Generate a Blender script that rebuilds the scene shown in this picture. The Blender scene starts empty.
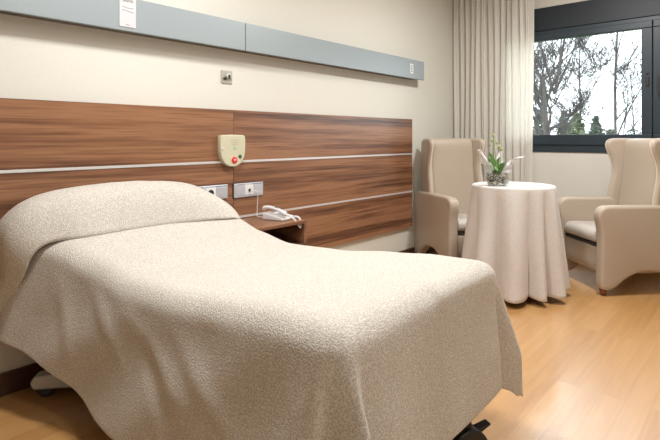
import bpy, bmesh, math, random
from mathutils import Vector, Matrix, noise, Quaternion
S = bpy.context.scene
COL = S.collection
random.seed(7)
PI = math.pi

# ------------------------------------------------------------------ layout
H = 1.15                     # eye height
FWD = Vector((.7513, .6600, 0)); RGT = Vector((.6600, -.7513, 0))
D = 2.58                     # wall_left   (plane Y = D)
XW = 5.10                    # wall_back   (plane X = XW), holds the window
X0, Y0, ZC = -2.0, -2.3, 2.80
def vw(r, f, z=0.0):         # metres to the right / ahead of the photographer
    p = RGT*r + FWD*f; return Vector((p.x, p.y, z))
def lerp(tab, x):
    if x <= tab[0][0]: return tab[0][1]
    for (a, va), (b, vb) in zip(tab, tab[1:]):
        if x <= b:
            k = (x-a)/(b-a); k = k*k*(3-2*k)*.5 + k*.5
            return va + (vb-va)*k
    return tab[-1][1]

# ------------------------------------------------------------------ materials
def new_mat(name):
    m = bpy.data.materials.new(name); m.use_nodes = True
    nt = m.node_tree; b = nt.nodes['Principled BSDF']
    return m, nt, b
def simple(name, col, rough=.5, metal=0, spec=None, bump=0, bscale=200, **kw):
    m, nt, b = new_mat(name)
    b.inputs['Base Color'].default_value = (*col, 1)
    b.inputs['Roughness'].default_value = rough
    b.inputs['Metallic'].default_value = metal
    if spec is not None: b.inputs['Specular IOR Level'].default_value = spec
    for k, v in kw.items(): b.inputs[k.replace('_', ' ')].default_value = v
    tc = nt.nodes.new('ShaderNodeTexCoord'); n = nt.nodes.new('ShaderNodeTexNoise')
    n.inputs['Scale'].default_value = bscale; n.inputs['Detail'].default_value = 3
    nt.links.new(tc.outputs['Object'], n.inputs['Vector'])
    mx = nt.nodes.new('ShaderNodeMix'); mx.data_type = 'RGBA'
    mx.inputs[6].default_value = (*[c*.95 for c in col], 1); mx.inputs[7].default_value = (*[min(1, c*1.05) for c in col], 1)
    nt.links.new(n.outputs['Fac'], mx.inputs[0]); nt.links.new(mx.outputs[2], b.inputs['Base Color'])
    if bump:
        bp = nt.nodes.new('ShaderNodeBump'); bp.inputs['Strength'].default_value = bump; bp.inputs['Distance'].default_value = .002
        nt.links.new(n.outputs['Fac'], bp.inputs['Height']); nt.links.new(bp.outputs['Normal'], b.inputs['Normal'])
    return m
def ramp(nt, stops):
    r = nt.nodes.new('ShaderNodeValToRGB'); e = r.color_ramp.elements
    e[0].position, e[0].color = stops[0][0], (*stops[0][1], 1)
    e[1].position, e[1].color = stops[-1][0], (*stops[-1][1], 1)
    for p, c in stops[1:-1]:
        x = e.new(p); x.color = (*c, 1)
    return r
def wood_mat(name, stops, sc=(1.2, 1, 16), rough=.35):
    m, nt, b = new_mat(name); L = nt.links
    tc = nt.nodes.new('ShaderNodeTexCoord'); oi = nt.nodes.new('ShaderNodeObjectInfo')
    ad = nt.nodes.new('ShaderNodeVectorMath'); ad.operation = 'ADD'
    ml = nt.nodes.new('ShaderNodeVectorMath'); ml.operation = 'SCALE'; ml.inputs['Scale'].default_value = 13
    L.new(oi.outputs['Random'], ml.inputs[0]); L.new(tc.outputs['Object'], ad.inputs[0]); L.new(ml.outputs[0], ad.inputs[1])
    mp = nt.nodes.new('ShaderNodeMapping'); mp.inputs['Scale'].default_value = sc; L.new(ad.outputs[0], mp.inputs['Vector'])
    n = nt.nodes.new('ShaderNodeTexNoise'); n.inputs['Scale'].default_value = 1.0; n.inputs['Detail'].default_value = 6
    n.inputs['Roughness'].default_value = .62; n.inputs['Distortion'].default_value = .35
    L.new(mp.outputs[0], n.inputs['Vector'])
    n2 = nt.nodes.new('ShaderNodeTexNoise'); n2.inputs['Scale'].default_value = 7; n2.inputs['Detail'].default_value = 4
    L.new(mp.outputs[0], n2.inputs['Vector'])
    mx = nt.nodes.new('ShaderNodeMix'); mx.inputs[0].default_value = .3
    L.new(n.outputs['Fac'], mx.inputs[2]); L.new(n2.outputs['Fac'], mx.inputs[3])
    r = ramp(nt, stops); L.new(mx.outputs[0], r.inputs[0]); L.new(r.outputs[0], b.inputs['Base Color'])
    b.inputs['Roughness'].default_value = rough
    return m
def fabric_mat(name, c1, c2, scale=240, bump=.5, rough=.9, trans=0, stretch=(1, 1, 1)):
    m, nt, b = new_mat(name); L = nt.links
    tc = nt.nodes.new('ShaderNodeTexCoord')
    mp = nt.nodes.new('ShaderNodeMapping'); mp.inputs['Scale'].default_value = stretch; L.new(tc.outputs['Object'], mp.inputs['Vector'])
    v = nt.nodes.new('ShaderNodeTexVoronoi'); v.inputs['Scale'].default_value = scale*.5; L.new(mp.outputs[0], v.inputs['Vector'])
    n = nt.nodes.new('ShaderNodeTexNoise'); n.inputs['Scale'].default_value = scale; n.inputs['Detail'].default_value = 3
    L.new(mp.outputs[0], n.inputs['Vector'])
    a = nt.nodes.new('ShaderNodeMix'); a.inputs[0].default_value = .45
    L.new(n.outputs['Fac'], a.inputs[2]); L.new(v.outputs['Distance'], a.inputs[3])
    r = ramp(nt, [(.32, c1), (.62, c2)]); L.new(a.outputs[0], r.inputs[0]); L.new(r.outputs[0], b.inputs['Base Color'])
    bp = nt.nodes.new('ShaderNodeBump'); bp.inputs['Strength'].default_value = bump; bp.inputs['Distance'].default_value = .003
    L.new(a.outputs[0], bp.inputs['Height']); L.new(bp.outputs['Normal'], b.inputs['Normal'])
    b.inputs['Roughness'].default_value = rough; b.inputs['Specular IOR Level'].default_value = .15
    b.inputs['Sheen Weight'].default_value = .15
    if trans:
        out = nt.nodes['Material Output']; t = nt.nodes.new('ShaderNodeBsdfTranslucent'); L.new(r.outputs[0], t.inputs['Color'])
        ms = nt.nodes.new('ShaderNodeMixShader'); ms.inputs[0].default_value = trans
        L.new(b.outputs[0], ms.inputs[1]); L.new(t.outputs[0], ms.inputs[2]); L.new(ms.outputs[0], out.inputs['Surface'])
    return m
M = {}
M['wall'] = simple('cream_wall_paint', (.69, .675, .605), .75, bump=.06, bscale=120)
M['wall2'] = simple('pale_wall_paint', (.72, .69, .625), .75, bump=.06, bscale=120)
M['dim'] = simple('low_bounce_wall_paint', (.42, .39, .34), .8)  # unseen walls, toned darker so they bounce less fill light
M['ceil'] = simple('ceiling_paint', (.85, .84, .81), .8)
M['walnut'] = wood_mat('walnut_laminate', [(.34, (.055, .024, .014)), (.42, (.13, .056, .030)), (.49, (.235, .108, .055)), (.56, (.33, .165, .085)), (.63, (.19, .083, .044)), (.72, (.31, .15, .08))], sc=(.33, 1, 12))
M['darkwood'] = wood_mat('dark_baseboard_wood', [(.3, (.05, .02, .012)), (.7, (.11, .045, .025))], sc=(2, 2, 30), rough=.4)
M['alu'] = simple('brushed_aluminium', (.78, .78, .78), .35, .5)
M['rail'] = simple('grey_rail_enamel', (.30, .345, .365), .40, .1)
M['raildark'] = simple('dark_rail_underside', (.10, .095, .085), .6)
M['white'] = simple('white_plastic', (.78, .78, .78), .3)
M['paper'] = simple('label_paper', (.58, .57, .59), .7)
M['offwhite'] = simple('offwhite_plastic', (.62, .60, .56), .4)
M['cream'] = simple('cream_plastic', (.60, .57, .41), .4)
M['silver'] = simple('silver_socket_plastic', (.60, .62, .68), .3, .35)
M['black'] = simple('black_plastic', (.015, .015, .017), .45)
M['darkgap'] = simple('seat_gap_shade', (.03, .028, .028), .8)
M['grey'] = simple('grey_print', (.22, .22, .23), .6)
M['red'] = simple('red_button', (.75, .04, .03), .35)
M['green'] = simple('dark_green_button', (.01, .13, .05), .4)
M['palegreen'] = simple('pale_green_print', (.40, .52, .33), .6)
M['steel'] = simple('stainless_steel', (.50, .49, .43), .35, .4)
M['frame'] = simple('anthracite_window_frame', (.019, .033, .046), .42)
M['frame2'] = simple('anthracite_shutter_box', (.010, .016, .024), .5)
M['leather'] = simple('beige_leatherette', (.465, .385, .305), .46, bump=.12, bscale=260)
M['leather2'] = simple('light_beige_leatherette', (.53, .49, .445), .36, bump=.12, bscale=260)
M['footwood'] = simple('chair_foot_wood', (.22, .07, .025), .4)
M['spread'] = fabric_mat('woven_bedspread', (.45, .41, .35), (.715, .68, .615), scale=370, bump=.9)
M['cloth'] = fabric_mat('linen_tablecloth', (.60, .56, .52), (.74, .71, .68), scale=420, bump=.35)
M['curtain'] = fabric_mat('beige_curtain', (.84, .81, .74), (.90, .87, .81), scale=300, bump=.1, trans=.35)
M['mattress'] = simple('mattress_cover', (.5, .5, .5), .8)
M['metal'] = simple('white_bed_metal', (.55, .54, .52), .4, .1)
M['rubber'] = simple('grey_tyre', (.05, .05, .05), .6)
M['bark'] = simple('tree_bark', (.060, .052, .045), .9, bump=.5, bscale=20)
M['twig'] = simple('twig_bark', (.055, .048, .045), .9)
M['conifer'] = simple('evergreen_leaves', (.06, .085, .055), .8, bscale=3)
M['ivy'] = simple('ivy_leaves', (.075, .095, .05), .7, bscale=3)
M['ground'] = simple('lawn', (.10, .14, .06), .9, bscale=4)
M['leaf'] = simple('plant_leaf', (.10, .22, .05), .35, bscale=30)
M['stalk'] = simple('plant_stalk', (.28, .38, .12), .5)
M['bud'] = simple('green_bud', (.35, .42, .15), .5)
M['petal'] = simple('white_ribbon', (.82, .80, .80), .35)
def glass_mat(name, col=(1, 1, 1), refl=.06):
    m = bpy.data.materials.new(name); m.use_nodes = True; nt = m.node_tree
    for n in list(nt.nodes): nt.nodes.remove(n)
    o = nt.nodes.new('ShaderNodeOutputMaterial'); t = nt.nodes.new('ShaderNodeBsdfTransparent'); g = nt.nodes.new('ShaderNodeBsdfGlossy')
    t.inputs[0].default_value = (*col, 1); g.inputs['Roughness'].default_value = .03
    lw = nt.nodes.new('ShaderNodeFresnel'); lw.inputs[0].default_value = 1.3
    ms = nt.nodes.new('ShaderNodeMixShader'); mu = nt.nodes.new('ShaderNodeMath'); mu.operation = 'MULTIPLY'; mu.inputs[1].default_value = 1 if refl < .1 else refl
    nt.links.new(lw.outputs[0], mu.inputs[0]); nt.links.new(mu.outputs[0], ms.inputs[0])
    nt.links.new(t.outputs[0], ms.inputs[1]); nt.links.new(g.outputs[0], ms.inputs[2]); nt.links.new(ms.outputs[0], o.inputs[0])
    return m
M['glass'] = glass_mat('window_glass', (.97, .985, .98))
M['jar'] = glass_mat('jar_glass', (.97, .985, .98), .3)
def film():
    m = bpy.data.materials.new('cellophane'); m.use_nodes = True; nt = m.node_tree; b = nt.nodes['Principled BSDF']
    b.inputs['Base Color'].default_value = (.9, .89, .9, 1); b.inputs['Roughness'].default_value = .15; b.inputs['Alpha'].default_value = .42
    return m
M['film'] = film()
def pebble_mat():
    m, nt, b = new_mat('mixed_pebbles'); oi = nt.nodes.new('ShaderNodeTexCoord'); v = nt.nodes.new('ShaderNodeTexVoronoi')
    v.inputs['Scale'].default_value = 55; nt.links.new(oi.outputs['Object'], v.inputs['Vector'])
    sp = nt.nodes.new('ShaderNodeSeparateColor'); nt.links.new(v.outputs['Color'], sp.inputs[0])
    r = ramp(nt, [(0, (.12, .11, .09)), (.35, (.30, .26, .21)), (.65, (.48, .43, .36)), (1, (.6, .56, .5))])
    nt.links.new(sp.outputs[0], r.inputs[0]); nt.links.new(r.outputs[0], b.inputs['Base Color']); b.inputs['Roughness'].default_value = .4
    return m
M['pebble'] = pebble_mat()
def floor_mat():
    m, nt, b = new_mat('oak_laminate_floor'); L = nt.links
    tc = nt.nodes.new('ShaderNodeTexCoord')
    br = nt.nodes.new('ShaderNodeTexBrick'); br.offset = .37; br.offset_frequency = 2
    br.inputs['Scale'].default_value = 1; br.inputs['Brick Width'].default_value = 1.25; br.inputs['Row Height'].default_value = .095
    br.inputs['Mortar Size'].default_value = .0010; br.inputs['Mortar Smooth'].default_value = .3; br.inputs['Bias'].default_value = 0
    br.inputs['Color1'].default_value = (0, 0, 0, 1); br.inputs['Color2'].default_value = (1, 1, 1, 1); br.inputs['Mortar'].default_value = (.5, .5, .5, 1)
    L.new(tc.outputs['Object'], br.inputs['Vector'])
    mp = nt.nodes.new('ShaderNodeMapping'); mp.inputs['Scale'].default_value = (1.6, 22, 1)
    ad = nt.nodes.new('ShaderNodeVectorMath'); ad.operation = 'ADD'
    sc = nt.nodes.new('ShaderNodeVectorMath'); sc.operation = 'SCALE'; sc.inputs['Scale'].default_value = 7
    L.new(br.outputs['Color'], sc.inputs[0]); L.new(tc.outputs['Object'], mp.inputs['Vector'])
    L.new(mp.outputs[0], ad.inputs[0]); L.new(sc.outputs[0], ad.inputs[1])
    n = nt.nodes.new('ShaderNodeTexNoise'); n.inputs['Scale'].default_value = 1.3; n.inputs['Detail'].default_value = 5; n.inputs['Distortion'].default_value = .4
    L.new(ad.outputs[0], n.inputs['Vector'])
    sep = nt.nodes.new('ShaderNodeSeparateColor'); L.new(br.outputs['Color'], sep.inputs[0])
    mx = nt.nodes.new('ShaderNodeMix'); mx.inputs[0].default_value = .34
    L.new(n.outputs['Fac'], mx.inputs[2]); L.new(sep.outputs[0], mx.inputs[3])
    r = ramp(nt, [(.2, (.45, .222, .070)), (.45, (.56, .298, .102)), (.8, (.65, .37, .145))]); L.new(mx.outputs[0], r.inputs[0])
    m2 = nt.nodes.new('ShaderNodeMix'); m2.data_type = 'RGBA'; m2.inputs[7].default_value = (.42, .22, .085, 1)
    ms = nt.nodes.new('ShaderNodeMath'); ms.operation = 'MULTIPLY'; ms.inputs[1].default_value = .7
    L.new(br.outputs['Fac'], ms.inputs[0])
    L.new(ms.outputs[0], m2.inputs[0]); L.new(r.outputs[0], m2.inputs[6]); L.new(m2.outputs[2], b.inputs['Base Color'])
    b.inputs['Roughness'].default_value = .36; b.inputs['Specular IOR Level'].default_value = .75
    b.inputs['Coat Weight'].default_value = 1; b.inputs['Coat Roughness'].default_value = .2; b.inputs['Coat IOR'].default_value = 1.75
    return m
M['floor'] = floor_mat()

# ------------------------------------------------------------------ mesh helpers
def obj(name, bm, mat, parent=None, smooth=True, bevel=0, seg=3, sub=0, solid=0, auto=None, loc=None):
    me = bpy.data.meshes.new(name); bm.normal_update(); bm.to_mesh(me); bm.free()
    me.materials.append(M[mat] if isinstance(mat, str) else mat)
    o = bpy.data.objects.new(name, me); COL.objects.link(o)
    if smooth:
        me.shade_smooth()
    if solid:
        s = o.modifiers.new('solid', 'SOLIDIFY'); s.thickness = solid; s.offset = 0
    if bevel:
        b = o.modifiers.new('bevel', 'BEVEL'); b.width = bevel; b.segments = seg; b.limit_method = 'ANGLE'; b.angle_limit = math.radians(40)
        b.harden_normals = True
    if sub:
        s = o.modifiers.new('sub', 'SUBSURF'); s.levels = sub; s.render_levels = sub
    if parent: o.parent = parent
    if loc: o.location = loc
    return o
def thing(name, label, cat, loc=(0, 0, 0), rotz=0, group=None):
    o = bpy.data.objects.new(name, None); COL.objects.link(o); o.location = loc; o.rotation_euler = (0, 0, rotz)
    o.empty_display_size = .1
    tag(o, label, cat, group); return o
def tag(o, label=None, cat=None, group=None, kind=None):
    if label: o['label'] = label
    if cat: o['category'] = cat
    if group: o['group'] = group
    if kind: o['kind'] = kind
    return o
def box(bm, lo, hi):
    x0, y0, z0 = lo; x1, y1, z1 = hi
    v = [bm.verts.new(p) for p in [(x0, y0, z0), (x1, y0, z0), (x1, y1, z0), (x0, y1, z0), (x0, y0, z1), (x1, y0, z1), (x1, y1, z1), (x0, y1, z1)]]
    for f in [(3, 2, 1, 0), (4, 5, 6, 7), (0, 1, 5, 4), (1, 2, 6, 5), (2, 3, 7, 6), (3, 0, 4, 7)]: bm.faces.new([v[i] for i in f])
    return bm
def bx(*boxes):
    bm = bmesh.new()
    for lo, hi in boxes: box(bm, lo, hi)
    return bm
def tube(bm, pts, rad, n=8, caps=True):
    pts = [Vector(p) for p in pts]; rings = []
    if not isinstance(rad, (list, tuple)): rad = [rad]*len(pts)
    up = None
    for i, p in enumerate(pts):
        d = (pts[min(i+1, len(pts)-1)]-pts[max(i-1, 0)])
        if d.length < 1e-9: d = Vector((0, 0, 1))
        d.normalize()
        if up is None:
            up = Vector((0, 0, 1)) if abs(d.z) < .9 else Vector((1, 0, 0))
        s = d.cross(up)
        if s.length < 1e-6: s = d.orthogonal()
        s.normalize(); up = s.cross(d).normalized()
        rings.append([bm.verts.new(p + (s*math.cos(a)+up*math.sin(a))*rad[i]) for a in [2*PI*k/n for k in range(n)]])
    for a, b in zip(rings, rings[1:]):
        for k in range(n): bm.faces.new((a[k], a[(k+1) % n], b[(k+1) % n], b[k]))
    if caps:
        bm.faces.new(rings[0][::-1]); bm.faces.new(rings[-1])
    return bm
def lathe(bm, prof, n=32, c=(0, 0, 0)):
    rings = []
    for r, z in prof:
        rings.append([bm.verts.new((c[0]+max(r, 1e-5)*math.cos(2*PI*k/n), c[1]+max(r, 1e-5)*math.sin(2*PI*k/n), c[2]+z)) for k in range(n)])
    for a, b in zip(rings, rings[1:]):
        for k in range(n): bm.faces.new((a[k], a[(k+1) % n], b[(k+1) % n], b[k]))
    bm.faces.new(rings[0][::-1]); bm.faces.new(rings[-1])
    return bm
def prism(bm, outline, lo, hi, axis='x'):
    def P(u, v, w):
        return {'x': (w, u, v), 'y': (u, w, v), 'z': (u, v, w)}[axis]
    A = [bm.verts.new(P(u, v, lo)) for u, v in outline]; B = [bm.verts.new(P(u, v, hi)) for u, v in outline]
    n = len(A)
    for i in range(n): bm.faces.new((A[i], A[(i+1) % n], B[(i+1) % n], B[i]))
    bm.faces.new(A[::-1]); bm.faces.new(B)
    bmesh.ops.recalc_face_normals(bm, faces=bm.faces[:])
    return bm
def grid(bm, rows, close=False):
    V = [[bm.verts.new(p) for p in r] for r in rows]
    for a, b in zip(V, V[1:]):
        n = len(a)
        for k in range(n if close else n-1): bm.faces.new((a[k], a[(k+1) % n], b[(k+1) % n], b[k]))
    return V
def spline(pts, n):
    P = [Vector(p) for p in pts]; out = []
    m = len(P)-1
    for i in range(n+1):
        t = i/n*m; k = min(int(t), m-1); f = t-k
        a, b, c, d = P[max(k-1, 0)], P[k], P[k+1], P[min(k+2, m)]
        out.append(.5*((2*b)+(c-a)*f+(2*a-5*b+4*c-d)*f*f+(3*b-a-3*c+d)*f**3))
    return out
def text_mesh(name, s, size, mat, parent, matrix, depth=.0006):
    cu = bpy.data.curves.new(name, 'FONT'); cu.body = s; cu.size = size; cu.align_x = 'CENTER'; cu.align_y = 'CENTER'; cu.extrude = depth
    t = bpy.data.objects.new(name+'_tmp', cu); COL.objects.link(t)
    bpy.context.view_layer.update()
    me = bpy.data.meshes.new_from_object(t.evaluated_get(bpy.context.evaluated_depsgraph_get()))
    bpy.data.objects.remove(t); bpy.data.curves.remove(cu)
    me.transform(matrix); me.materials.clear(); me.materials.append(M[mat])
    o = bpy.data.objects.new(name, me); COL.objects.link(o); o.parent = parent
    return o
FACE_L = Matrix.Rotation(PI/2, 4, 'X')      # text standing on wall_left, read from the room (toward -Y)

# ------------------------------------------------------------------ setting
def struct(name, bm, mat, parent=None, **k):
    o = obj(name, bm, mat, parent, smooth=False, **k)
    if not parent: o['kind'] = 'structure'
    return o
struct('floor', bx(((X0, Y0, -.1), (XW, D, 0))), 'floor')
struct('ceiling', bx(((X0-.2, Y0-.2, ZC), (XW+.3, D+.2, ZC+.1))), 'ceil')
struct('wall_left', bx(((X0-.2, D, -.1), (XW+.3, D+.2, ZC))), 'wall')
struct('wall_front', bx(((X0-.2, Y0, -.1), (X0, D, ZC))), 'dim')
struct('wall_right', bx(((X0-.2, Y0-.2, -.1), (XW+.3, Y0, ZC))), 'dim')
WZ0, WZ1, WY0, WY1 = 1.014, 2.43, -.56, 2.12     # window hole
struct('wall_back', bx(((XW, Y0, -.1), (XW+.3, D, WZ0)), ((XW, Y0, WZ1), (XW+.3, D, ZC)),
                       ((XW, WY1, WZ0), (XW+.3, D, WZ1)), ((XW, Y0, WZ0), (XW+.3, WY0, WZ1))), 'wall2')
struct('baseboard_left', bx(((X0, D-.015, 0), (XW-.015, D, .10))), 'darkwood')
struct('baseboard_back', bx(((XW-.015, Y0, 0), (XW, D, .10))), 'darkwood')

# window
w = bpy.data.objects.new('window_1', None); COL.objects.link(w); w['kind'] = 'structure'
xf = XW-.012
obj('shutter_box', bx(((xf-.012, WY0, 2.205), (XW+.2, WY1, WZ1))), 'frame2', w, smooth=False, bevel=.004)
obj('window_frame', bx(((xf, WY0, WZ0), (XW+.09, WY1, 1.085)), ((xf, WY0, 2.165), (XW+.09, WY1, 2.205)),
    ((xf, WY1-.06, 1.085), (XW+.09, WY1, 2.165)), ((xf, WY0, 1.085), (XW+.09, WY0+.06, 2.165))), 'frame', w, smooth=False, bevel=.004)
def sash(y0, y1, nm):
    z0, z1 = 1.083, 2.167; wv = .082
    gz0, gz1 = 1.182, 2.107
    s = obj(nm, bx(((xf-.014, y0, z0), (XW+.05, y1, gz0)), ((xf-.014, y0, gz1), (XW+.05, y1, z1)),
                   ((xf-.014, y0, gz0), (XW+.05, y0+wv, gz1)), ((xf-.014, y1-wv, gz0), (XW+.05, y1, gz1))), 'frame', w, smooth=False, bevel=.006)
    obj('window_pane', bx(((XW+.02, y0+wv-.004, gz0-.004), (XW+.026, y1-wv+.004, gz1+.004))), 'glass', s, smooth=False)
    return s
s1 = sash(.762, WY1-.056, 'window_sash'); s2 = sash(WY0+.056, .7585, 'window_sash')
obj('meeting_strip', bx(((XW-.005, .74, 1.09), (XW+.045, .78, 2.16))), 'frame', w, smooth=False)
obj('window_latch', bx(((xf-.024, .785, 1.60), (xf-.014, .81, 1.68)), ((xf-.024, .79, 1.70), (xf-.014, .806, 1.715))), 'black', s1, bevel=.003)
hb = bx(((xf-.022, .69, 1.58), (xf-.014, .722, 1.70)))
box(hb, (xf-.06, .698, 1.655), (xf-.02, .714, 1.672)); box(hb, (xf-.066, .695, 1.52), (xf-.05, .717, 1.675))
obj('window_handle', hb, 'black', s2, bevel=.004)

# ------------------------------------------------------------------ headboard
hbt = thing('wood_headboard', 'wide walnut-look wall headboard of six boards with two metal strips', 'headboard', (1.98, D, 0))
FY = D-.03
zb = [.309, .645, 1.0, 1.33]
for c0, c1 in ((-.15, 1.979), (1.981, 4.085)):
    for a, b in zip(zb, zb[1:]):
        o = obj('board', bx(((c0-1.98, -.03, a+.003), (c1-1.98, -.001, b-.003))), 'walnut', hbt, smooth=False, bevel=.0012, seg=1)
for z in (.645, 1.0):
    obj('metal_strip', bx(((-.15-1.98, -.033, z-.007), (4.085-1.98, 0.0, z+.007))), 'alu', hbt, smooth=False, bevel=.001, seg=1)

# service rail over the headboard
rl = thing('wall_light_rail', 'long grey horizontal bed-head service rail high on the wall', 'wall rail', (2.1, D, 1.7))
ry = -.09
obj('rail_body', bx(((-3.0, ry+.012, .005), (4.10-2.1, 0, .17))), 'raildark', rl, smooth=False, bevel=.003)
def rp(x0, x1): return bx(((x0-2.1, ry-.004, 0), (x1-2.1, ry+.012, .177)))
sx = .9  # seams
for a, b in ((-.9, 2.020), (2.026, 4.195)):
    obj('rail_cover', rp(a, b), 'rail', rl, smooth=False, bevel=.004)
pn = thing('number_plate', 'small white bed number plate at the far end of the grey rail', 'sign', (3.97, D+ry-.004, 1.79))
obj('plate', bx(((-.026, -.003, -.045), (.026, 0, .045))), 'white', pn, bevel=.004)
obj('plate_field', bx(((-.016, -.0036, -.034), (.016, -.0028, .034))), 'rail', pn, bevel=.0005, seg=1)
text_mesh('digit', '2', .06, 'white', pn, Matrix.Translation((0, -.0045, 0)) @ FACE_L)
# paper label hanging on the rail near the left
lbx = 1.25
lb = thing('paper_label', 'white vertical paper label hanging on the grey rail', 'label', (lbx, D+ry-.004, 1.72))
obj('label_sheet', bx(((-.044, -.003, 0), (.044, 0, .21))), 'paper', lb, smooth=False, bevel=.0008, seg=1)
text_mesh('label_text', 'BBAS', .026, 'grey', lb, Matrix.Translation((0, -.004, .137)) @ FACE_L)
def strokes(y, pts): return tube(bmesh.new(), [(x, y, z) for x, z in pts], .0011, 5)
obj('printed_line', strokes(-.0034, [(-.03, .104), (-.01, .100), (.01, .098), (.032, .101)]), 'grey', lb)
obj('printed_line', strokes(-.0034, [(-.03, .086), (-.005, .084), (.015, .080), (.033, .079)]), 'grey', lb)
obj('printed_line', strokes(-.0034, [(-.012, .014), (.012, .012)]), 'grey', lb)

# steel wall outlet above the headboard
so = thing('steel_wall_outlet', 'small square steel key outlet on cream wall between headboard and rail', 'wall outlet', (1.945, D, 1.535))
obj('cover_plate', bx(((-.042, -.008, -.041), (.042, 0, .041))), 'steel', so, bevel=.003)
obj('outlet_ring', lathe(bmesh.new(), [(.022, 0), (.024, .004), (.018, .012), (.012, .013), (.0, .013)], 24), 'steel', so).matrix_local = Matrix.Translation((.008, -.008, .003)) @ Matrix.Rotation(PI/2, 4, 'X')
obj('keyhole', bx(((.000, -.0225, -.012), (.016, -.020, .014))), 'black', so, bevel=.002)
obj('side_knob', lathe(bmesh.new(), [(.009, 0), (.009, .014), (.0, .015)], 16), 'black', so).matrix_local = Matrix.Translation((-.02, -.008, -.012)) @ Matrix.Rotation(PI/2, 4, 'X')

# nurse call unit
nc = thing('nurse_call_unit', 'cream shield-shaped nurse call unit with red and green buttons', 'call unit', (1.95, FY, 1.07))
ol = []
for x, z in [(-.085, .098), (0, .101), (.085, .098), (.096, .088), (.098, .05), (.097, .0), (.088, -.045), (.062, -.08), (.03, -.096), (0, -.1), (-.03, -.096), (-.062, -.08), (-.088, -.045), (-.097, 0), (-.098, .05), (-.096, .088)]:
    ol.append((x, z))
obj('casing', prism(bmesh.new(), ol, -.035, 0, 'y'), 'cream', nc, bevel=.010, seg=4)
def disc(name, x, z, r, mat, h=.005, par=nc, y=-.035):
    return_ = obj(name, lathe(bmesh.new(), [(r, 0), (r, h*.7), (r*.85, h), (0, h)], 24), mat, par)
    return_.matrix_local = Matrix.Translation((x, y, z)) @ Matrix.Rotation(PI/2, 4, 'X'); return return_
tag(disc('call_button', .008, -.058, .021, 'red'), 'red round call button')
tag(disc('button_cross', .008, -.058, .006, 'white', .0065), 'white centre of the red button')
tag(disc('cancel_button', .052, -.036, .012, 'green'), 'dark green round button')
disc('side_jack', -.082, .012, .009, 'white', .004); disc('jack_hole', -.082, .014, .0045, 'grey', .005)
for k, wd in enumerate((.06, .055, .05)):
    obj('print_line', bx(((.012-wd/2, -.0362, .066-.013*k), (.012+wd/2, -.0350, .0675-.013*k))), 'grey', nc, smooth=False)
disc('print_emblem', .012, .018, .013, 'palegreen', .0012)

# sockets
def socket(name, label, x0, x1, z0, z1, holes):
    t = thing(name, label, 'socket', ((x0+x1)/2, FY, (z0+z1)/2), group=None)
    hw, hh = (x1-x0)/2, (z1-z0)/2
    obj('backplate', bx(((-hw-.005, -.006, -hh-.003), (hw, 0, hh+.003))), 'black', t, bevel=.002)
    obj('frame', bx(((-hw, -.012, -hh), (hw, -.004, hh))), 'silver', t, bevel=.004)
    n = len(holes); cw = (2*hw-.02)/n
    for k, hk in enumerate(holes):
        cx = -hw+.01+cw*(k+.5)
        m_ = obj('module', bx(((cx-cw/2+.002, -.015, -hh+.014), (cx+cw/2-.002, -.011, hh-.014))), 'silver' if hk == 's' else 'white', t, bevel=.0015)
        if hk == 'o':
            disc('socket_well', cx, -.002, .021, 'black', .0012, t, -.0148)
        if hk == 'j':
            obj('jack', bx(((cx-.008, -.020, -.012), (cx+.008, -.0148, .006))), 'black', t, bevel=.001)
    obj('label_strip', bx(((-hw+.02, -.0130, hh-.011), (-hw+.075, -.0118, hh-.006))), 'grey', t, smooth=False)
    obj('label_strip', bx(((hw-.09, -.0130, hh-.011), (hw-.008, -.0118, hh-.006))), 'grey', t, smooth=False)
    return t
socket('wall_socket', 'silver power socket partly behind the top of the bed, nearer the pillow', 1.67, 1.925, .775, .862, ['s', 'o', 's'])
socket('wall_socket', 'silver double-width phone socket with white cable plugged in, above the phone', 1.975, 2.215, .770, .860, ['s', 'j', 's'])
# phone line from the socket down to the phone
cb = tube(bmesh.new(), spline([(2.098, FY-.020, .808), (2.135, FY-.045, .80), (2.15, FY-.03, .74), (2.155, FY-.02, .66), (2.15, FY-.03, .638), (2.165, FY-.08, .636), (2.185, FY-.10, .637)], 40), .0028, 6)
tag(obj('telephone_cable', cb, 'white'), 'thin white phone cable hanging from socket to bedside shelf', 'cable')

# ------------------------------------------------------------------ bedside shelf box
SX0, SX1, SY0, SZ0, SZ1 = 1.885, 2.292, 2.213, .465, .630
sh = thing('bedside_shelf', 'open walnut box shelf fixed to headboard beside the bed', 'bedside shelf', ((SX0+SX1)/2, FY, SZ0))
cx = (SX0+SX1)/2; hw = (SX1-SX0)/2; dy = SY0-FY
def sb(name, lo, hi): return obj(name, bx((lo, hi)), 'walnut', sh, smooth=False, bevel=.0015, seg=2)
sb('top_board', (-hw, dy, SZ1-SZ0-.02), (hw, 0, SZ1-SZ0)); sb('bottom_board', (-hw, dy, 0), (hw, 0, .02))
sb('side_board', (-hw, dy, .0205), (-hw+.02, 0, SZ1-SZ0-.0205)); sb('side_board', (hw-.02, dy, .0205), (hw, 0, SZ1-SZ0-.0205))
sb('back_board', (-hw+.0205, -.012, .0205), (hw-.0205, 0, SZ1-SZ0-.0205))

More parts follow.
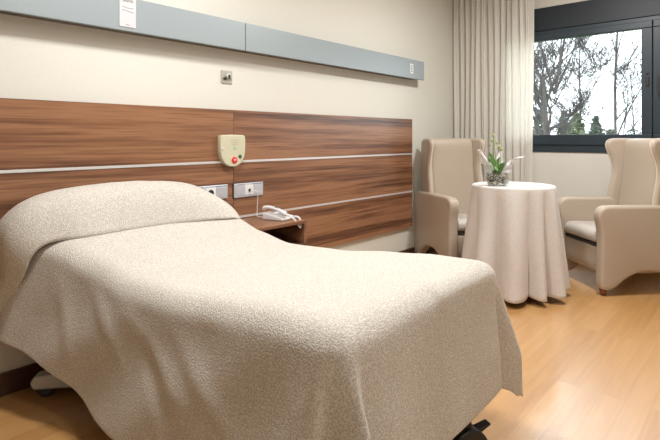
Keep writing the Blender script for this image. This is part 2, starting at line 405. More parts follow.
# telephone
ph = thing('desk_telephone', 'white corded telephone resting on the bedside shelf', 'telephone', (2.20, 2.37, SZ1), math.radians(12)); ph.scale = (.84, .80, .80)
pb = bmesh.new()
prism(pb, [(-.10, 0), (-.10, .022), (.06, .052), (.10, .052), (.10, 0)], -.085, .085, 'x')
obj('base', pb, 'white', ph, bevel=.010, seg=4)
hs = bmesh.new()
pts = spline([(-.055, -.105, .055), (-.056, -.07, .072), (-.057, 0, .092), (-.056, .07, .098), (-.055, .105, .085)], 20)
rows = []
for i, p in enumerate(pts):
    k = i/20; wd = .021 + .009*abs(2*k-1)**3; ht = .013 + .011*abs(2*k-1)**4
    e = min(1, (1-abs(2*k-1))*7+.35); wd *= e; ht *= e
    rows.append([p+Vector((wd*math.cos(a), 0, ht*math.sin(a))) for a in [2*PI*j/14 for j in range(14)]])
V = grid(hs, rows, True); hs.faces.new(V[0]); hs.faces.new(V[-1][::-1]); bmesh.ops.recalc_face_normals(hs, faces=hs.faces[:])
obj('handset', hs, 'white', ph)
obj('handset_grip', bx(((-.066, -.045, .1005), (-.046, .055, .1025))), 'grey', ph, bevel=.0005, seg=1).location = (0, 0, .001)
tl = math.atan2(.03, .16)
for r in range(4):
    for c in range(3):
        y = -.062+r*.022; x = -.003+c*.024
        k = obj('key', bx(((x-.008, y-.006, 0), (x+.008, y+.006, .004))), 'grey', ph, bevel=.001, seg=2)
        k.location = (0, 0, .022+(y+.10)*.1875); k.rotation_euler = (0, 0, 0)
obj('display', bx(((-.012, .050, .0500), (.07, .078, .0545))), 'grey', ph, bevel=.001)
cp = []
base = spline([(-.055, -.108, .052), (-.04, -.16, .028), (-.01, -.178, -.01), (.02, -.182, -.05), (.04, -.180, -.045), (.046, -.172, .0), (.044, -.150, .022), (.03, -.105, .02)], 220)
for i, p in enumerate(base):
    a = i*1.15; cp.append(p+Vector((math.cos(a)*.007, math.sin(a)*.006, math.sin(a)*.007)))
obj('coiled_cord', tube(bmesh.new(), cp, .0032, 6), 'white', ph)

# ------------------------------------------------------------------ bed
ZP = [(.70, .692), (1.0, .684), (1.2, .664), (1.5, .628), (1.86, .612), (2.1, .650), (2.3, .705), (2.55, .765)]
BX0, BX1, BY0 = .888, 1.836, .76
bd = thing('hospital_bed', 'adjustable hospital bed on castors under a woven spread', 'bed', (1.356, 1.65, 0))
O = Vector((1.356, 1.65, 0))
def rel(lo, hi): return (tuple(Vector(lo)-O), tuple(Vector(hi)-O))
mb = bmesh.new(); rows = []
for i in range(25):
    y = BY0+.035+(2.53-BY0-.035)*i/24; z = lerp(ZP, y)-.022
    e = .03 if i in (0,) else 0
    r = []
    for x, dz in ((BX0+.03, -.16), (BX0+.025, -.08), (BX0+.03, -.03), (BX0+.06, -.004), (1.356, 0), (BX1-.06, -.004), (BX1-.03, -.03), (BX1-.025, -.08), (BX1-.03, -.16)):
        r.append(Vector((x, y, z+dz-e))-O)
    rows.append(r)
V = grid(mb, rows, True); mb.faces.new(V[0]); mb.faces.new(V[-1][::-1]); bmesh.ops.recalc_face_normals(mb, faces=mb.faces[:])
obj('mattress', mb, 'mattress', bd)
obj('platform', bx(rel((BX0+.05, BY0+.06, .40), (BX1-.05, 2.52, .438))), 'metal', bd, bevel=.008)
obj('chassis', bx(rel((BX0+.06, .84, .16), (BX0+.11, 2.44, .21)), rel((BX1-.16, .84, .16), (BX1-.11, 2.44, .21)),
    rel((BX0+.06, .84, .161), (BX1-.11, .90, .211)), rel((BX0+.06, 2.38, .161), (BX1-.11, 2.44, .211))), 'metal', bd, smooth=False, bevel=.006)
for y0, y1 in ((1.05, 1.35), (2.2, 1.9)):
    for x in (BX0+.20, BX1-.25): obj('lift_arm', tube(bmesh.new(), [Vector((x, y0, .20))-O, Vector((x, y1, .41))-O], .02, 10), 'metal', bd)
def caster(x, y, ang, pedal=True):
    oc = [(.078*math.cos(a), .064+.078*math.sin(a)) for a in [PI*k/14 for k in range(15)]]+[(-.070, .050), (-.035, .062), (.035, .062), (.070, .050)]
    hd = prism(bmesh.new(), oc, -.034, .034, 'x'); tube(hd, [(0, 0, .13), (0, 0, .165)], .020, 12)
    c = obj('caster', hd, 'black', bd, bevel=.008)
    c.location = Vector((x, y, 0))-O; c.rotation_euler = (0, 0, ang)
    wl = bmesh.new(); lathe(wl, [(.03, -.018), (.055, -.018), (.0625, -.010), (.0625, .010), (.055, .018), (.03, .018)], 28)
    wo = obj('wheel', wl, 'rubber', c); wo.location = (0, 0, .0625); wo.rotation_euler = (0, PI/2, 0)
    if pedal:
        pd = bmesh.new(); prism(pd, [(-.045, .112), (-.095, .135), (-.095, .142), (-.035, .130)], -.016, .016, 'x')
        obj('brake_pedal', pd, 'black', c, bevel=.003)
    return c
caster(1.63, .80, math.radians(62)); caster(BX0+.09, .84, math.radians(10)); caster(BX0+.09, 2.42, math.radians(40), False); caster(1.665, 2.42, 0, False)
# grey end cover over the head-left castor
cv = bmesh.new(); prism(cv, [(-.12, .045), (-.135, .075), (-.115, .105), (.0, .115), (.26, .115), (.26, .045)], -.035, .035, 'y')
c = obj('castor_cover', cv, 'metal', bd, bevel=.012); c.location = Vector((.90, 2.37, 0))-O; c.rotation_euler = (0, 0, math.atan2(-.75, .66)+.15)
cw = bmesh.new(); lathe(cw, [(.03, -.02), (.045, -.02), (.05, -.01), (.05, .01), (.045, .02), (.03, .02)], 20)
c = obj('castor_wheel', cw, 'rubber', bd); c.location = Vector((.845, 2.43, .05))-O; c.rotation_euler = (0, PI/2, .5)

# ------------------------------------------------------------------ bedspread
bs = thing('bedspread', 'beige woven bedspread draped over the bed and pillow', 'bedspread', (1.356, 1.65, .4))
OB = Vector((1.356, 1.65, .4))
def hang(o, r, tilt):
    """outward arc length o measured past the flat top's end -> (out, down)"""
    th = PI/2-tilt; L = r*th
    if o <= 0: return o, 0
    if o < L: a = o/r; return r*math.sin(a), r*(1-math.cos(a))
    q = o-L
    return r*math.sin(th)+math.sin(tilt)*q, r*(1-math.cos(th))+math.cos(tilt)*q
LA, LB, LF = .475, .44, .43
def cloth_point(a, b):
    if a < 0: a *= 1-.10*min(1, max(0, (b-1.0)/.6))
    # a across from BX0 (0) to BX1 (W); b from the foot edge (0) towards the head
    W = BX1-BX0
    left = a < W/2
    r = .085 if left else .06
    oa = (-a if left else a-W)+r; ob = -b+r
    y_top = BY0+max(b, 0); yy = max(y_top, BY0)
    zt = lerp(ZP, yy)
    sx_ = -1 if left else 1
    shift = -.15*min(1, max(0, (yy-1.95)/.5))**1.6
    ex = (BX0+r) if left else (BX1-r); ey = BY0+r
    tl_side = .185 if left else .07
    if oa <= 0 and ob <= 0:
        x, y, z = BX0+a, BY0+b, zt; drop = 0; n = Vector((0, 0, 1))
    elif ob <= 0:
        h, v = hang(oa, r, tl_side); x, y, z = ex+sx_*h, BY0+b, zt-v; drop = v; n = Vector((sx_, 0, 0))
    elif oa <= 0:
        h, v = hang(ob, r, .07); x, y, z = BX0+a, ey-h, zt-v; drop = v; n = Vector((0, -1, 0))
    else:
        ph = math.atan2(ob, oa); s = math.sin(ph); rho = max(oa, ob)*(1+.24*math.sin(2*ph)**2)
        rho = min(rho, math.hypot(oa, ob))
        tilt = tl_side*(1-s)+.07*s
        h, v = hang(rho, r, tilt); k = max(0, v-.05); k = min(k, .36)-.12*max(0, k-.36)
        x = ex+sx_*h*math.cos(ph); y = ey-h*math.sin(ph); z = zt-v*(1-.06*math.sin(2*ph)); drop = v
        d = math.degrees(ph)
        if left:
            g = math.exp(-((d-66)/13)**2); x += -.02*k*g; y += -.30*k*g
            g2 = math.exp(-((d-36)/14)**2); x += .02*k*g2; y += .10*k*g2
        else:
            g = math.exp(-((d-42)/22)**2); x += .36*k*g; y += -.11*k*g
            g2 = math.exp(-((d-72)/7)**2); y += .16*k*g2; x -= .10*k*g2
        n = Vector((sx_*math.cos(ph), -math.sin(ph), 0))
    if left and shift: x += shift*min(1, max(0, (.30-a)/.30))
    k = max(0, drop-.04)
    # soft wrinkles
    w1 = noise.noise(Vector((x*2.2+1.3, y*2.0+z*1.5, z*2.1)))*.022*min(1, k*2.6)
    if left and ob <= 0 and drop > 0:
        t = (y*1.0+z*1.25)
        w1 += .006*math.sin(t*11+noise.noise(Vector((y*2, z*2, 0)))*2.5)*min(1, k*4)
    if left and ob <= 0:
        # a few sharper creases running down toward the foot of the bed
        for cy, cz, dy_, dz_, ln_, am in ((1.95, .50, -.8, -.6, .22, .010), (1.62, .47, -.9, -.42, .26, .009), (1.50, .36, -.75, -.66, .20, -.009), (1.25, .42, -.85, -.5, .22, .008), (2.15, .42, -.45, -.9, .20, .008)):
            ry_, rz_ = y-cy, z-cz; al = ry_*dy_+rz_*dz_; ac = ry_*dz_-rz_*dy_
            w1 += am*math.exp(-(al/ln_)**2)*math.exp(-(ac/.035)**2)*min(1, k*6)
    if oa <= 0 and ob > 0:
        w1 += .016*math.sin((x-.1*z)*13+1.0)*min(1, k*2.6)*math.exp(-((x-1.05)/.28)**2)
    fine = noise.noise(Vector((x*9, y*9, z*9)))*.0022
    p = Vector((x, y, z))+n*(w1+fine)
    if drop == 0: p.z += noise.noise(Vector((x*4, y*4, 5)))*.004
    return p
W = BX1-BX0; LH = 2.50-BY0
As = [-LA+LA*i/30 for i in range(30)]+[W*i/34 for i in range(34)]+[W+LB*i/26 for i in range(27)]
Bs = [-LF+LF*i/30 for i in range(30)]+[LH*i/56 for i in range(57)]
bm = bmesh.new()
grid(bm, [[cloth_point(a, b)-OB for a in As] for b in Bs])
bmesh.ops.recalc_face_normals(bm, faces=bm.faces[:])
obj('coverlet', bm, 'spread', bs, solid=.006, sub=1)
# hem seam along the drape
# pillow roll : stations (base x, base z, up angle from +Z toward -X (deg), height, yfront, yback)
ST = [(.70, .28, 88, .020, 2.545, 2.560), (.705, .36, 87, .030, 2.50, 2.550), (.715, .45, 86, .045, 2.455, 2.542), (.735, .56, 82, .060, 2.37, 2.54), (.75, .635, 70, .095, 2.34, 2.54),
      (.785, .680, 45, .145, 2.325, 2.54), (.85, .70, 24, .178, 2.315, 2.54), (.96, .70, 8, .202, 2.30, 2.54), (1.14, .70, 0, .214, 2.315, 2.54),
          (1.35, .70, 0, .210, 2.32, 2.54), (1.50, .70, -2, .196, 2.30, 2.54), (1.62, .70, -6, .158, 2.28, 2.54), (1.70, .695, -18, .112, 2.265, 2.54),
          (1.765, .69, -38, .062, 2.26, 2.54), (1.805, .66, -64, .038, 2.27, 2.54), (1.83, .56, -82, .03, 2.30, 2.54), (1.835, .45, -86, .025, 2.33, 2.535), (1.835, .36, -88, .02, 2.35, 2.535)]
SEC = [(.06, -.045), (.0, -.03), (-.035, .0), (-.045, .05), (-.025, .16), (.035, .40), (.12, .64), (.24, .84), (.40, .95), (.58, 1.0), (.78, .96), (.92, .78), (.99, .45), (1.0, .05), (.99, -.12)]
stn = [spline([(s[0], s[1], 0) for s in ST], 90), spline([(s[2], s[3], 0) for s in ST], 90), spline([(s[4], s[5], 0) for s in ST], 90)]
bm = bmesh.new(); rows = []
sec = [(q.x, q.y) for q in spline([(a, b, 0) for a, b in SEC], 44)]
for i in range(91):
    bxp, bz = stn[0][i].x, stn[0][i].y+.012; an, hh = math.radians(stn[1][i].x), stn[1][i].y; yf, yb = stn[2][i].x, stn[2][i].y
    U = Vector((-math.sin(an), 0, math.cos(an))); r = []
    for j, (u, v) in enumerate(sec):
        p = Vector((bxp, yf+(yb-yf)*u, bz))+U*(hh*v)
        wr = noise.noise(Vector((p.x*5+3, p.y*7, p.z*5)))*.010*min(1, max(0, v)*3)
        wr += noise.noise(Vector((p.x*16, p.y*14, p.z*14)))*.002
        # slanted soft folds on the falling left end
        if i < 36: wr += .010*math.sin(u*9+p.z*6)*max(0, math.sin(PI*min(1, max(0, v))))*(1-i/36)
        p += U*wr
        p.y = min(p.y, 2.541)
        r.append(p-OB)
    rows.append(r)
grid(bm, rows); bmesh.ops.recalc_face_normals(bm, faces=bm.faces[:])
obj('pillow_fold', bm, 'spread', bs, solid=.006, sub=1)

# ------------------------------------------------------------------ armchair
def catmull_closed(pts, n=6):
    P = [Vector((a, b, 0)) for a, b in pts]; out = []; m = len(P)
    for i in range(m):
        a, b, c, d = P[i-1], P[i], P[(i+1) % m], P[(i+2) % m]
        for k in range(n):
            f = k/n; q = .5*((2*b)+(c-a)*f+(2*a-5*b+4*c-d)*f*f+(3*b-a-3*c+d)*f**3); out.append((q.x, q.y))
    return out
def puffed(outline, x0, x1, r, seg=4, lean=None):
    """slab between x0,x1 whose outline is inset round both faces (soft edge)"""
    n = len(outline)
    # even spacing and soft corners
    P = [Vector(q) for q in outline]; per = [0]
    for i in range(n): per.append(per[-1]+(P[(i+1) % n]-P[i]).length)
    m = max(24, int(per[-1]/.028)); out = []; j = 0
    for i in range(m):
        d = per[-1]*i/m
        while per[j+1] < d: j += 1
        out.append(P[j].lerp(P[(j+1) % n], (d-per[j])/max(1e-9, per[j+1]-per[j])))
    for _ in range(2): out = [out[i]*.5+(out[i-1]+out[(i+1) % m])*.25 for i in range(m)]
    outline = [tuple(q) for q in out]; n = m
    # inward normals
    area = sum(outline[i][0]*outline[(i+1) % n][1]-outline[(i+1) % n][0]*outline[i][1] for i in range(n))
    sg = 1 if area > 0 else -1
    nr = []
    for i in range(n):
        a, b = (Vector(outline[i-1])+Vector(outline[i-2]))/2, (Vector(outline[(i+1) % n])+Vector(outline[(i+2) % n]))/2; d = (b-a).normalized(); nr.append(Vector((-d.y, d.x))*sg)
    bm = bmesh.new(); rows = []
    prof = [(r*(1-math.sin(t)), r*(1-math.cos(t))) for t in [PI/2*k/seg for k in range(seg+1)]]  # (inset from edge, dist) reversed below
    ring = []
    for ins, dep in [(r*(1-math.sin(t)), r*(1-math.cos(t))) for t in [PI/2*k/seg for k in range(seg+1)]]: ring.append((ins, x0+dep))
    for ins, dep in reversed([(r*(1-math.sin(t)), r*(1-math.cos(t))) for t in [PI/2*k/seg for k in range(seg+1)]]): ring.append((ins, x1-dep))
    for ins, x in ring:
        rr = []
        for i in range(n):
            q = Vector(outline[i])+nr[i]*ins
            xx = x + (lean(q.x, q.y) if lean else 0)
            rr.append(Vector((xx, q.x, q.y)))
        rows.append(rr)
    V = grid(bm, rows, True)
    bm.faces.new(V[0]); bm.faces.new(V[-1][::-1]); bmesh.ops.recalc_face_normals(bm, faces=bm.faces[:])
    return bm
HWD = .31; DP = .375
ARM = [(-.368, .05), (-.366, .20), (-.362, .35), (-.366, .48), (-.385, .560), (-.388, .612), (-.360, .645), (-.30, .656), (-.10, .654), (.12, .654), (.27, .652), (.335, .64), (.35, .60), (.355, .35), (.365, .15), (.37, .05), (.33, .042), (.27, .045), (.20, .10), (.12, .155), (.0, .175), (-.10, .16), (-.19, .115), (-.26, .055), (-.30, .042), (-.345, .042)]
WING = [(.06, .57), (.065, .70), (.085, .80), (.100, .88), (.085, .97), (.045, 1.06), (.035, 1.11), (.055, 1.142), (.11, 1.150), (.18, 1.148), (.26, 1.148), (.315, 1.14), (.335, 1.10), (.332, .9), (.32, .75), (.31, .58), (.22, .56), (.12, .56)]
BACK = [(.07, .34), (.10, .50), (.13, .70), (.155, .90), (.165, 1.05), (.17, 1.115), (.185, 1.142), (.22, 1.15), (.29, 1.142), (.325, 1.11), (.325, .9), (.315, .6), (.30, .40), (.29, .30), (.2, .28), (.1, .30)]
SEAT = [(-.352, .372), (-.362, .42), (-.350, .455), (-.30, .470), (-.1, .462), (.08, .452), (.11, .43), (.11, .375), (.05, .362), (-.15, .360), (-.31, .360)]
FRONT = [(-.330, .15), (-.335, .25), (-.330, .335), (-.30, .345), (.20, .345), (.24, .30), (.24, .18), (.20, .14), (-.28, .14)]
def make_chair(label):
    t = thing('wingback_armchair', label, 'armchair', group=None)
    at = .088
    for s in (-1, 1):
        lo, hi = sorted((s*HWD, s*(HWD-at)))
        a = obj('armrest', puffed(catmull_closed(ARM, 3), lo, hi, .024, 5), 'leather', t)
        for y in (-.325, .33):
            f = bmesh.new(); lathe(f, [(.018, 0), (.024, .02), (.027, .048)], 16, (s*(HWD-.05), y, 0)); obj('foot', f, 'footwood', t)
        lo, hi = sorted((s*(HWD-.035), s*(HWD-.095)))
        obj('wing', puffed(catmull_closed(WING, 3), lo, hi, .030, 5, lean=lambda y, z, s=s: s*(max(0, .18-y))*.10 - s*.10*max(0, y-.1)), 'leather', t)
    iw = HWD-.098
    obj('backrest', puffed(catmull_closed(BACK, 3), -iw-.01, iw+.01, .03, 4), 'leather', t)
    sw = HWD-at-.003
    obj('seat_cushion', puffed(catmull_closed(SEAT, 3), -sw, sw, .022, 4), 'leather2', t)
    obj('seat_shade_strip', bx(((-sw, -.338, .343), (sw, .2, .362))), 'darkgap', t, bevel=.002)  # near-black strip, shade put into the slit under the cushion as colour
    obj('front_rail', puffed(catmull_closed(FRONT, 3), -sw, sw, .008, 3), 'leather', t)
    return t
def place_face(o, center, facing):
    # local -Y faces 'facing'
    o.location = center; o.rotation_euler = (0, 0, math.atan2(facing.x, -facing.y))
def chair_at(th_deg, corner_rf, near):
    """facing bearing (deg, clockwise from ahead), position of one outer front corner"""
    b = math.radians(th_deg); f = vw(math.sin(b), math.cos(b)); side = Vector((-f.y, f.x, 0))
    if near < 0: side = -side
    return vw(*corner_rf)+side*HWD-f*DP, f
def copy_tree(o, parent=None):
    c = o.copy(); COL.objects.link(c)
    if parent:
        c.parent = parent; c.matrix_parent_inverse = o.matrix_parent_inverse.copy()
    for ch in list(o.children): copy_tree(ch, c)
    return c
ch1 = make_chair('beige wingback armchair below the window, right of the draped table')
ch2 = copy_tree(ch1); ch2['label'] = 'beige wingback armchair beside the curtain, left of the draped table'
c_, f_ = chair_at(265, (1.958, 3.62), -1)
print('right chair', c_, f_); place_face(ch1, c_, f_)
c_, f_ = chair_at(166, (.985, 4.12), 1)
print('left chair', c_, f_); place_face(ch2, c_, f_)

# ------------------------------------------------------------------ round table and cloth
TC = vw(1.368, 3.75); TZ = .80; TR = .292
tb = thing('round_table', 'round table hidden under a floor-length linen cloth', 'table', TC)
obj('tabletop', lathe(bmesh.new(), [(TR-.01, TZ-.03), (TR-.003, TZ-.027), (TR-.003, TZ-.008), (TR-.008, TZ-.005)], 48), 'footwood', tb)
obj('pedestal', lathe(bmesh.new(), [(.16, 0), (.16, .02), (.05, .05), (.035, .1), (.035, TZ-.032)], 24), 'footwood', tb)
bm = bmesh.new(); N = 240; rows = []
rnd = random.Random(5); 
folds = []
a = 0
while a < 2*PI-.3:
    wd = rnd.uniform(.40, .72); folds.append((a+wd/2, wd)); a += wd
scl = 2*PI/(a); folds = [(c*scl, w_*scl, rnd.uniform(.7, 1.15)) for c, w_ in folds]
def fold(th):
    th %= 2*PI
    for c, w_, am in folds:
        if abs(th-c) <= w_/2+1e-6:
            k = math.cos((th-c)/(w_/2)*PI/2); return am*(k**1.1 if k > 0 else 0)
    return 0
for r in (.001, .08, .15, .21, .25, TR-.018): rows.append([Vector((r*math.cos(2*PI*k/N), r*math.sin(2*PI*k/N), TZ)) for k in range(N)])
for i in range(36):
    dep = i/35
    row = []
    for k in range(N):
        th = 2*PI*k/N+.08*dep*math.sin(2*PI*k/N*3)
        fo = fold(th+.10); 
        if i < 4:
            rr = TR-.008+.010*math.sin(i/3*PI/2); z = TZ-.012*(1-math.cos(i/3*PI/2))
        else:
            q = (i-3)/32; z = TZ-.012-(TZ-.052)*q
            rr = TR+.002+.010*q+q**.9*.118*fo - .030*q*(1-fo)
            rr += .008*q*noise.noise(Vector((math.cos(th)*3, math.sin(th)*3, z*3)))
            z += .012*q*q*(1-fo)
        row.append(Vector((rr*math.cos(th), rr*math.sin(th), z)))
    rows.append(row)
grid(bm, rows, True); bm.faces.new([v for v in bm.verts[:N]] if False else []) if False else None
bmesh.ops.recalc_face_normals(bm, faces=bm.faces[:])
tcl = obj('tablecloth', bm, 'cloth', solid=.003, loc=TC)
tag(tcl, 'pale linen tablecloth falling in folds to the floor over the round table', 'tablecloth')

# vase with plant
VC = vw(1.222, 3.66, TZ+.002)
vs = thing('glass_vase', 'low round glass jar of pebbles on the draped table', 'vase', VC)
obj('jar', lathe(bmesh.new(), [(.0, 0), (.068, 0), (.078, .006), (.081, .05), (.078, .095), (.075, .112), (.072, .112), (.075, .094), (.077, .05), (.074, .010), (.0, .008)], 40), 'jar', vs)
pbm = bmesh.new(); rp_ = random.Random(3)
for i in range(230):
    ly = i // 28; z = .015+ly*.0085; rr = .069*math.sqrt(rp_.random()) if ly == 8 else .069*math.sqrt(rp_.uniform(.35, 1)); a = rp_.uniform(0, 2*PI); s = rp_.uniform(.007, .011)
    m_ = Matrix.Translation((rr*math.cos(a), rr*math.sin(a), z)) @ Matrix.Rotation(rp_.uniform(0, 3), 4, 'Y') @ Matrix.Diagonal((s, s*.8, s*.6, 1))
    bmesh.ops.create_icosphere(pbm, subdivisions=1, radius=1, matrix=m_)
pe = obj('pebbles', pbm, 'pebble'); pe.location = VC
tag(pe, 'mixed dark and pale pebbles filling the glass jar', 'pebbles', kind='stuff')
pl = thing('potted_orchid', 'small green orchid plant standing in the pebble jar', 'plant', VC+Vector((0, 0, .08)))
def leaf(path, wmax, cam=RGT):
    bm = bmesh.new(); P = spline(path, 14); rows = []
    for i, p in enumerate(P):
        k = i/14; wd = wmax*math.sin(PI*min(.97, .12+k*.86))**.8*(1 if k < .98 else .15)
        t = (P[min(i+1, 14)]-P[max(i-1, 0)]).normalized(); s = t.cross(FWD)
        if s.length < .1: s = Vector((0, 1, 0))
        s = s.normalized(); nn = s.cross(t)
        rows.append([p-s*wd+nn*wd*.3, p-s*wd*.5+nn*.0, p-nn*wd*.15, p+s*wd*.5, p+s*wd+nn*wd*.3])
    grid(bm, rows); bmesh.ops.recalc_face_normals(bm, faces=bm.faces[:])
    return bm
def L3(pts): return [RGT*a+FWD*b+Vector((0, 0, c)) for a, b, c in pts]
for pts, wm in (([(-.01, 0, 0), (-.03, .02, .04), (-.055, .03, .06), (-.075, .04, .055)], .013), ([(.005, .0, 0), (.01, .01, .06), (.012, .02, .10), (.03, .03, .13)], .012), ([(-.005, 0, .0), (-.03, -.01, .05), (-.06, -.03, .10), (-.085, -.04, .125)], .017), ([(.0, 0, 0), (-.015, .0, .07), (-.035, .01, .13), (-.055, .02, .165)], .015),
                ([(.01, 0, 0), (.025, -.02, .05), (.03, -.04, .085), (.02, -.07, .095)], .018), ([(.01, .01, 0), (.04, .02, .05), (.06, .03, .075), (.085, .03, .07)], .014),
                ([(.0, -.01, 0), (-.02, -.04, .04), (-.03, -.07, .05), (-.03, -.10, .035)], .018), ([(0, .02, 0), (.01, .05, .06), (.0, .08, .09), (-.02, .1, .1)], .016),
                ([(.0, 0, 0), (-.045, .01, .04), (-.09, .02, .07), (-.115, .02, .075)], .013)):
    obj('leaf', leaf(L3(pts), wm), 'leaf', pl, solid=.002, sub=1)
stk = L3([(0, 0, 0), (-.008, 0, .10), (-.02, 0, .20), (-.028, 0, .285)])
obj('stalk', tube(bmesh.new(), spline(stk, 16), .003, 7), 'stalk', pl)
stk2 = L3([(.005, 0, 0), (.02, .0, .08), (.025, 0, .15), (.018, 0, .20)])
obj('stalk', tube(bmesh.new(), spline(stk2, 16), .003, 7), 'stalk', pl)
for a, b, c, r in ((-.028, 0, .288, .010), (-.04, 0, .25, .010), (-.006, 0, .235, .009), (.012, 0, .205, .012), (.03, .0, .185, .010), (-.05, 0, .215, .008)):
    q = bmesh.new(); bmesh.ops.create_uvsphere(q, u_segments=12, v_segments=8, radius=r, matrix=Matrix.Translation(RGT*a+FWD*b+Vector((0, 0, c))) @ Matrix.Diagonal((.8, .8, 1.3, 1)))
    obj('bud', q, 'bud', pl)
# clear wrap with pointed corners round the plant
def strip(path, wds, n=12):
    bm = bmesh.new(); P = spline(path, n); rows = []
    for i, p in enumerate(P):
        k = i/n*(len(wds)-1); j = min(int(k), len(wds)-2); wd = wds[j]+(wds[j+1]-wds[j])*(k-j)
        t = (P[min(i+1, n)]-P[max(i-1, 0)]).normalized(); s = t.cross(FWD).normalized()
        rows.append([p+s*wd*q+FWD*.012*math.sin(q*3+i*.6) for q in (-1, -.5, 0, .5, 1)])
    grid(bm, rows); return bm
wr = thing('cellophane_wrap', 'clear pointed gift wrap standing around the orchid', 'wrapping', VC+Vector((0, 0, .10)))
obj('wrap_corner', strip(L3([(-.055, -.02, 0), (-.08, -.03, .05), (-.11, -.03, .10), (-.145, -.03, .165)]), [.028, .03, .022, .008]), 'film', wr, solid=.0006)
obj('ribbon', strip(L3([(-.07, -.04, .045), (-.10, -.04, .09), (-.125, -.04, .125), (-.155, -.04, .16)]), [.004, .007, .007, .003]), 'petal', wr, solid=.001)
obj('wrap_corner', strip(L3([(.05, -.02, 0), (.07, -.02, .03), (.09, -.02, .06), (.12, -.02, .10)]), [.022, .028, .020, .005]), 'film', wr, solid=.0006)
obj('ribbon', strip(L3([(.085, -.03, .07), (.12, -.03, .095), (.15, -.03, .105), (.185, -.03, .115)]), [.003, .006, .005, .002]), 'petal', wr, solid=.001)
obj('wrap_corner', strip(L3([(.02, .05, 0), (.03, .06, .06), (.045, .07, .11), (.05, .08, .16)]), [.03, .035, .02, .004]), 'film', wr, solid=.0006)

# ------------------------------------------------------------------ curtain
XC = XW-.15
bm = bmesh.new(); rows = []; n = 320
y0, y1 = 1.728, 2.555
rc = random.Random(11); ph_ = [0]
for i in range(n): ph_.append(ph_[-1]+ (1+.95*noise.noise(Vector((i*.045, 2, 0))))*2*PI*13/n)
for j in range(30):
    z = .03+(ZC-.06-.03)*j/29; row = []
    for i in range(n+1):
        y = y0+(y1-y0)*i/n
        am = .022+.014*noise.noise(Vector((i*.03, z*.5, 1)))
        if i < 40: am *= .35+.65*i/40
        x = XC+am*math.sin(ph_[i]+.25*noise.noise(Vector((i*.02, z*1.3, 7)))) + .010*math.sin(ph_[i]*2.3+1+z*.4)
        row.append(Vector((x, y+.008*math.sin(z*2+i*.05), z)))
    rows.append(row)
grid(bm, rows)
tag(obj('curtain', bm, 'curtain', solid=.0), 'long pleated beige curtain hanging at the corner beside the window', 'curtain')
tag(obj('curtain_rail', bx(((XC-.02, -1.0, ZC-.035), (XC+.02, 2.57, ZC))), 'white', bevel=.004), 'white curtain track on the ceiling above the window', 'curtain rail')

# ------------------------------------------------------------------ outdoors
g = obj('ground', bx(((XW+.3, -30, -3.2), (90, 60, -3.0))), 'ground', smooth=False); g['kind'] = 'structure'
def make_tree(name, label, pos, height, spread, trunk_r, seed, levels=5, lean=.1, fork=.4, nb=5, stems=(), group=None):
    R = random.Random(seed); t = thing(name, label, 'tree', pos, group=group)
    tb_, br = bmesh.new(), bmesh.new()
    cnt = 0; d0 = Vector((lean*R.uniform(-1, 1), lean*R.uniform(-1, 1), 1)).normalized()
    queue = [(Vector((0, 0, 0)), d0, height, trunk_r, 0)]
    for a_, l_, r_ in stems: queue.append((d0*height*.93, (RGT*a_+FWD*R.uniform(-.3, .3)+Vector((0, 0, 1))).normalized(), l_, r_, 1))
    while queue and cnt < 3800:
        p, d, ln, r, lev = queue.pop(0); cnt += 1
        seg = 8 if lev == 0 else (5 if lev < 3 else 3); pts = [p]; rr = [r]; dd = d.copy()
        for i in range(seg):
            jit = .02 if lev == 0 else .12
            dd = (dd+Vector((R.gauss(0, jit), R.gauss(0, jit), R.gauss(0, jit)*.6+(.09 if lev else 0)))).normalized()
            pts.append(pts[-1]+dd*ln/seg); rr.append(r*(1-((.3 if stems else .75) if lev == 0 else .62)*(i+1)/seg))
        tube(br if lev else tb_, pts, rr, 8 if lev == 0 else (5 if lev < 2 else 3), caps=False)
        if lev >= levels: continue
        for q in range(nb if lev else nb+16):
            f = R.uniform(fork if lev == 0 else .15, 1.0); ii = min(int(f*seg), seg-1); ff = f*seg-ii
            pp = pts[ii].lerp(pts[ii+1], ff); r_ = (rr[ii]+(rr[ii+1]-rr[ii])*ff)
            axis = Vector((R.gauss(0, 1), R.gauss(0, 1), R.gauss(0, .3))).normalized()
            nd = (dd*R.uniform(.5, .95)+axis*spread*R.uniform(.7, 1.2)).normalized(); nd.z = max(nd.z, -.1)
            l2 = (height*R.uniform(.20, .36)*(1.25-f*.6)) if lev == 0 else ln*R.uniform(.40, .66)
            queue.append((pp, nd, l2, max(r_*R.uniform(.35, .6), .0058), lev+1))
    obj('trunk', tb_, 'bark', t); obj('branches', br, 'twig', t)
    return t
def px_pos(x, dist, z=-3.0):
    return vw((x-330)/501*dist, dist, z)
make_tree('bare_tree', 'bare forked tree outside the left part of the window', px_pos(553, 11), 5.5, .75, .085, 4, fork=.72, nb=6, lean=.01, stems=((-.36, 3.2, .030), (.22, 3.4, .032), (.03, 3.0, .022), (.75, 3.0, .022), (-.8, 2.2, .016), (1.3, 2.4, .015)))
make_tree('bare_tree', 'slender straight bare tree outside the right part of the window', px_pos(620, 13), 9.0, .6, .06, 9, fork=.36, nb=6, lean=.01)
make_tree('bare_tree', 'faint thin bare tree farther away between the two nearer bare trees', px_pos(586, 18), 8.0, .7, .055, 17, fork=.35, nb=6)
make_tree('bare_tree', 'distant thin bare tree closest to the window mullion', px_pos(640, 33), 8.5, .7, .07, 23, fork=.35, nb=5)
make_tree('bare_tree', 'far bare tree seen right beside the curtain edge', px_pos(536, 24), 9.0, .7, .07, 31, fork=.35, nb=5)
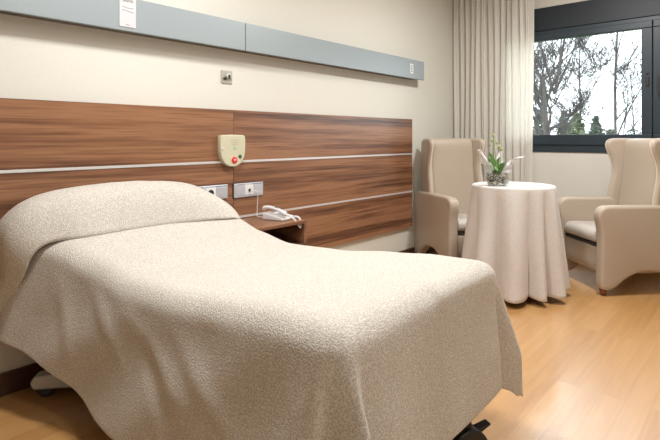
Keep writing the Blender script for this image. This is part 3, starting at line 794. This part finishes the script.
def leafy(name, label, pos, h, r, mat, n, seed, shape='cone', z0=.0):
    R = random.Random(seed); t = thing(name, label, 'tree' if shape != 'bush' else 'shrub', pos)
    obj('trunk', tube(bmesh.new(), [(0, 0, 0), (0, 0, h*.8)], [r*.14, r*.04], 7), 'bark', t)
    bm = bmesh.new()
    for i in range(n):
        k = R.random()**.8; a = R.uniform(0, 2*PI)
        if shape == 'cone': rad = r*(1-k)*1.05+.12
        elif shape == 'column': rad = r*(.75+.25*math.sin(k*7+seed))*min(1, (1-k)*5+.15)
        else: rad = r*math.sqrt(max(.02, 1-k*k))
        rad *= R.uniform(.55, 1.08); c = Vector((rad*math.cos(a), rad*math.sin(a), z0+k*(h-z0)))
        s = R.uniform(.07, .16); u = Vector((R.gauss(0, 1), R.gauss(0, 1), R.gauss(0, 1))).normalized(); v = u.orthogonal().normalized()
        q = [c-u*s, c+v*s*.5, c+u*s, c-v*s*.5]; bm.faces.new([bm.verts.new(w_) for w_ in q])
    obj('foliage', bm, mat, t, smooth=False)
    return t
leafy('ivy_covered_tree', 'ivy clad green column tree outside, right of the forked tree', px_pos(576, 15), 4.85, .33, 'ivy', 1500, 2, 'column', 1.0)
leafy('cypress_tree', 'narrow dark green cypress outside near the window centre', px_pos(596, 18), 4.9, .33, 'conifer', 1700, 3, 'column')
leafy('evergreen_tree', 'small evergreen outside at the pane foot, right of the cypress', px_pos(611, 26), 4.6, .7, 'conifer', 900, 5)
leafy('evergreen_tree', 'broad low evergreen outside behind the forked tree', px_pos(541, 22), 5.4, 1.1, 'conifer', 1500, 6)
leafy('evergreen_tree', 'pointed evergreen outside between forked tree and ivy tree', px_pos(564, 27), 5.6, .9, 'conifer', 1300, 8)
for i, (x, dd, hh, lab) in enumerate([(530, 38, 5.4, 'far shrub behind the curtain edge'), (574, 40, 5.2, 'far shrub low behind the ivy tree'), (603, 42, 4.9, 'far shrub low behind the cypress'), (634, 48, 5.0, 'far shrub low near the slender tree')]):
    leafy('distant_shrub', lab, px_pos(x, dd), hh, 1.6, 'conifer', 900, 20+i, 'bush')

# ------------------------------------------------------------------ lights
def area(name, loc, size, power, col, rot=(0, 0, 0), size_y=None):
    l = bpy.data.lights.new(name, 'AREA'); l.energy = power; l.color = col; l.size = size
    if size_y: l.shape = 'RECTANGLE'; l.size_y = size_y
    o = bpy.data.objects.new(name, l); COL.objects.link(o); o.location = loc; o.rotation_euler = rot; return o
def lamp(x, y, label, power, s=.3):
    t = thing('ceiling_or_fill_lamp', label, 'ceiling lamp', (x, y, ZC), group=None)
    obj('lamp_housing', bx(((-s/2-.02, -s/2-.02, -.03), (s/2+.02, s/2+.02, 0))), 'white', t, bevel=.005)
    a = area('lamp_light', (x, y, ZC-.035), s, power, (1, .99, .975)); 
    return a
lamp(1.2, 1.45, 'square ceiling lamp above the bed', 37)
lamp(3.5, .9, 'square ceiling lamp near the table and chairs', 46)
lamp(.8, -.9, 'added square fill light over the open floor, farthest from headboard', 22)  # unseen fill light, added to brighten the near side of the bed
wd = bpy.data.worlds.new('overcast_sky'); S.world = wd; wd.use_nodes = True; nt = wd.node_tree
bg = nt.nodes['Background']; bg.inputs[0].default_value = (.86, .93, 1.0, 1); bg.inputs[1].default_value = 4.8

# ------------------------------------------------------------------ camera
cam = bpy.data.cameras.new('camera'); co = bpy.data.objects.new('camera', cam); COL.objects.link(co)
co.location = (0, 0, H); co.rotation_euler = FWD.to_track_quat('-Z', 'Y').to_euler()
cam.sensor_width = 36; cam.lens = 501/660*36; cam.shift_y = -82/660; cam.clip_start = .02; cam.clip_end = 300
S.camera = co
S.view_settings.view_transform = 'Standard'; S.view_settings.look = 'None'; S.view_settings.gamma = 1
S.view_settings.exposure = 0.34
S.view_settings.use_curve_mapping = False
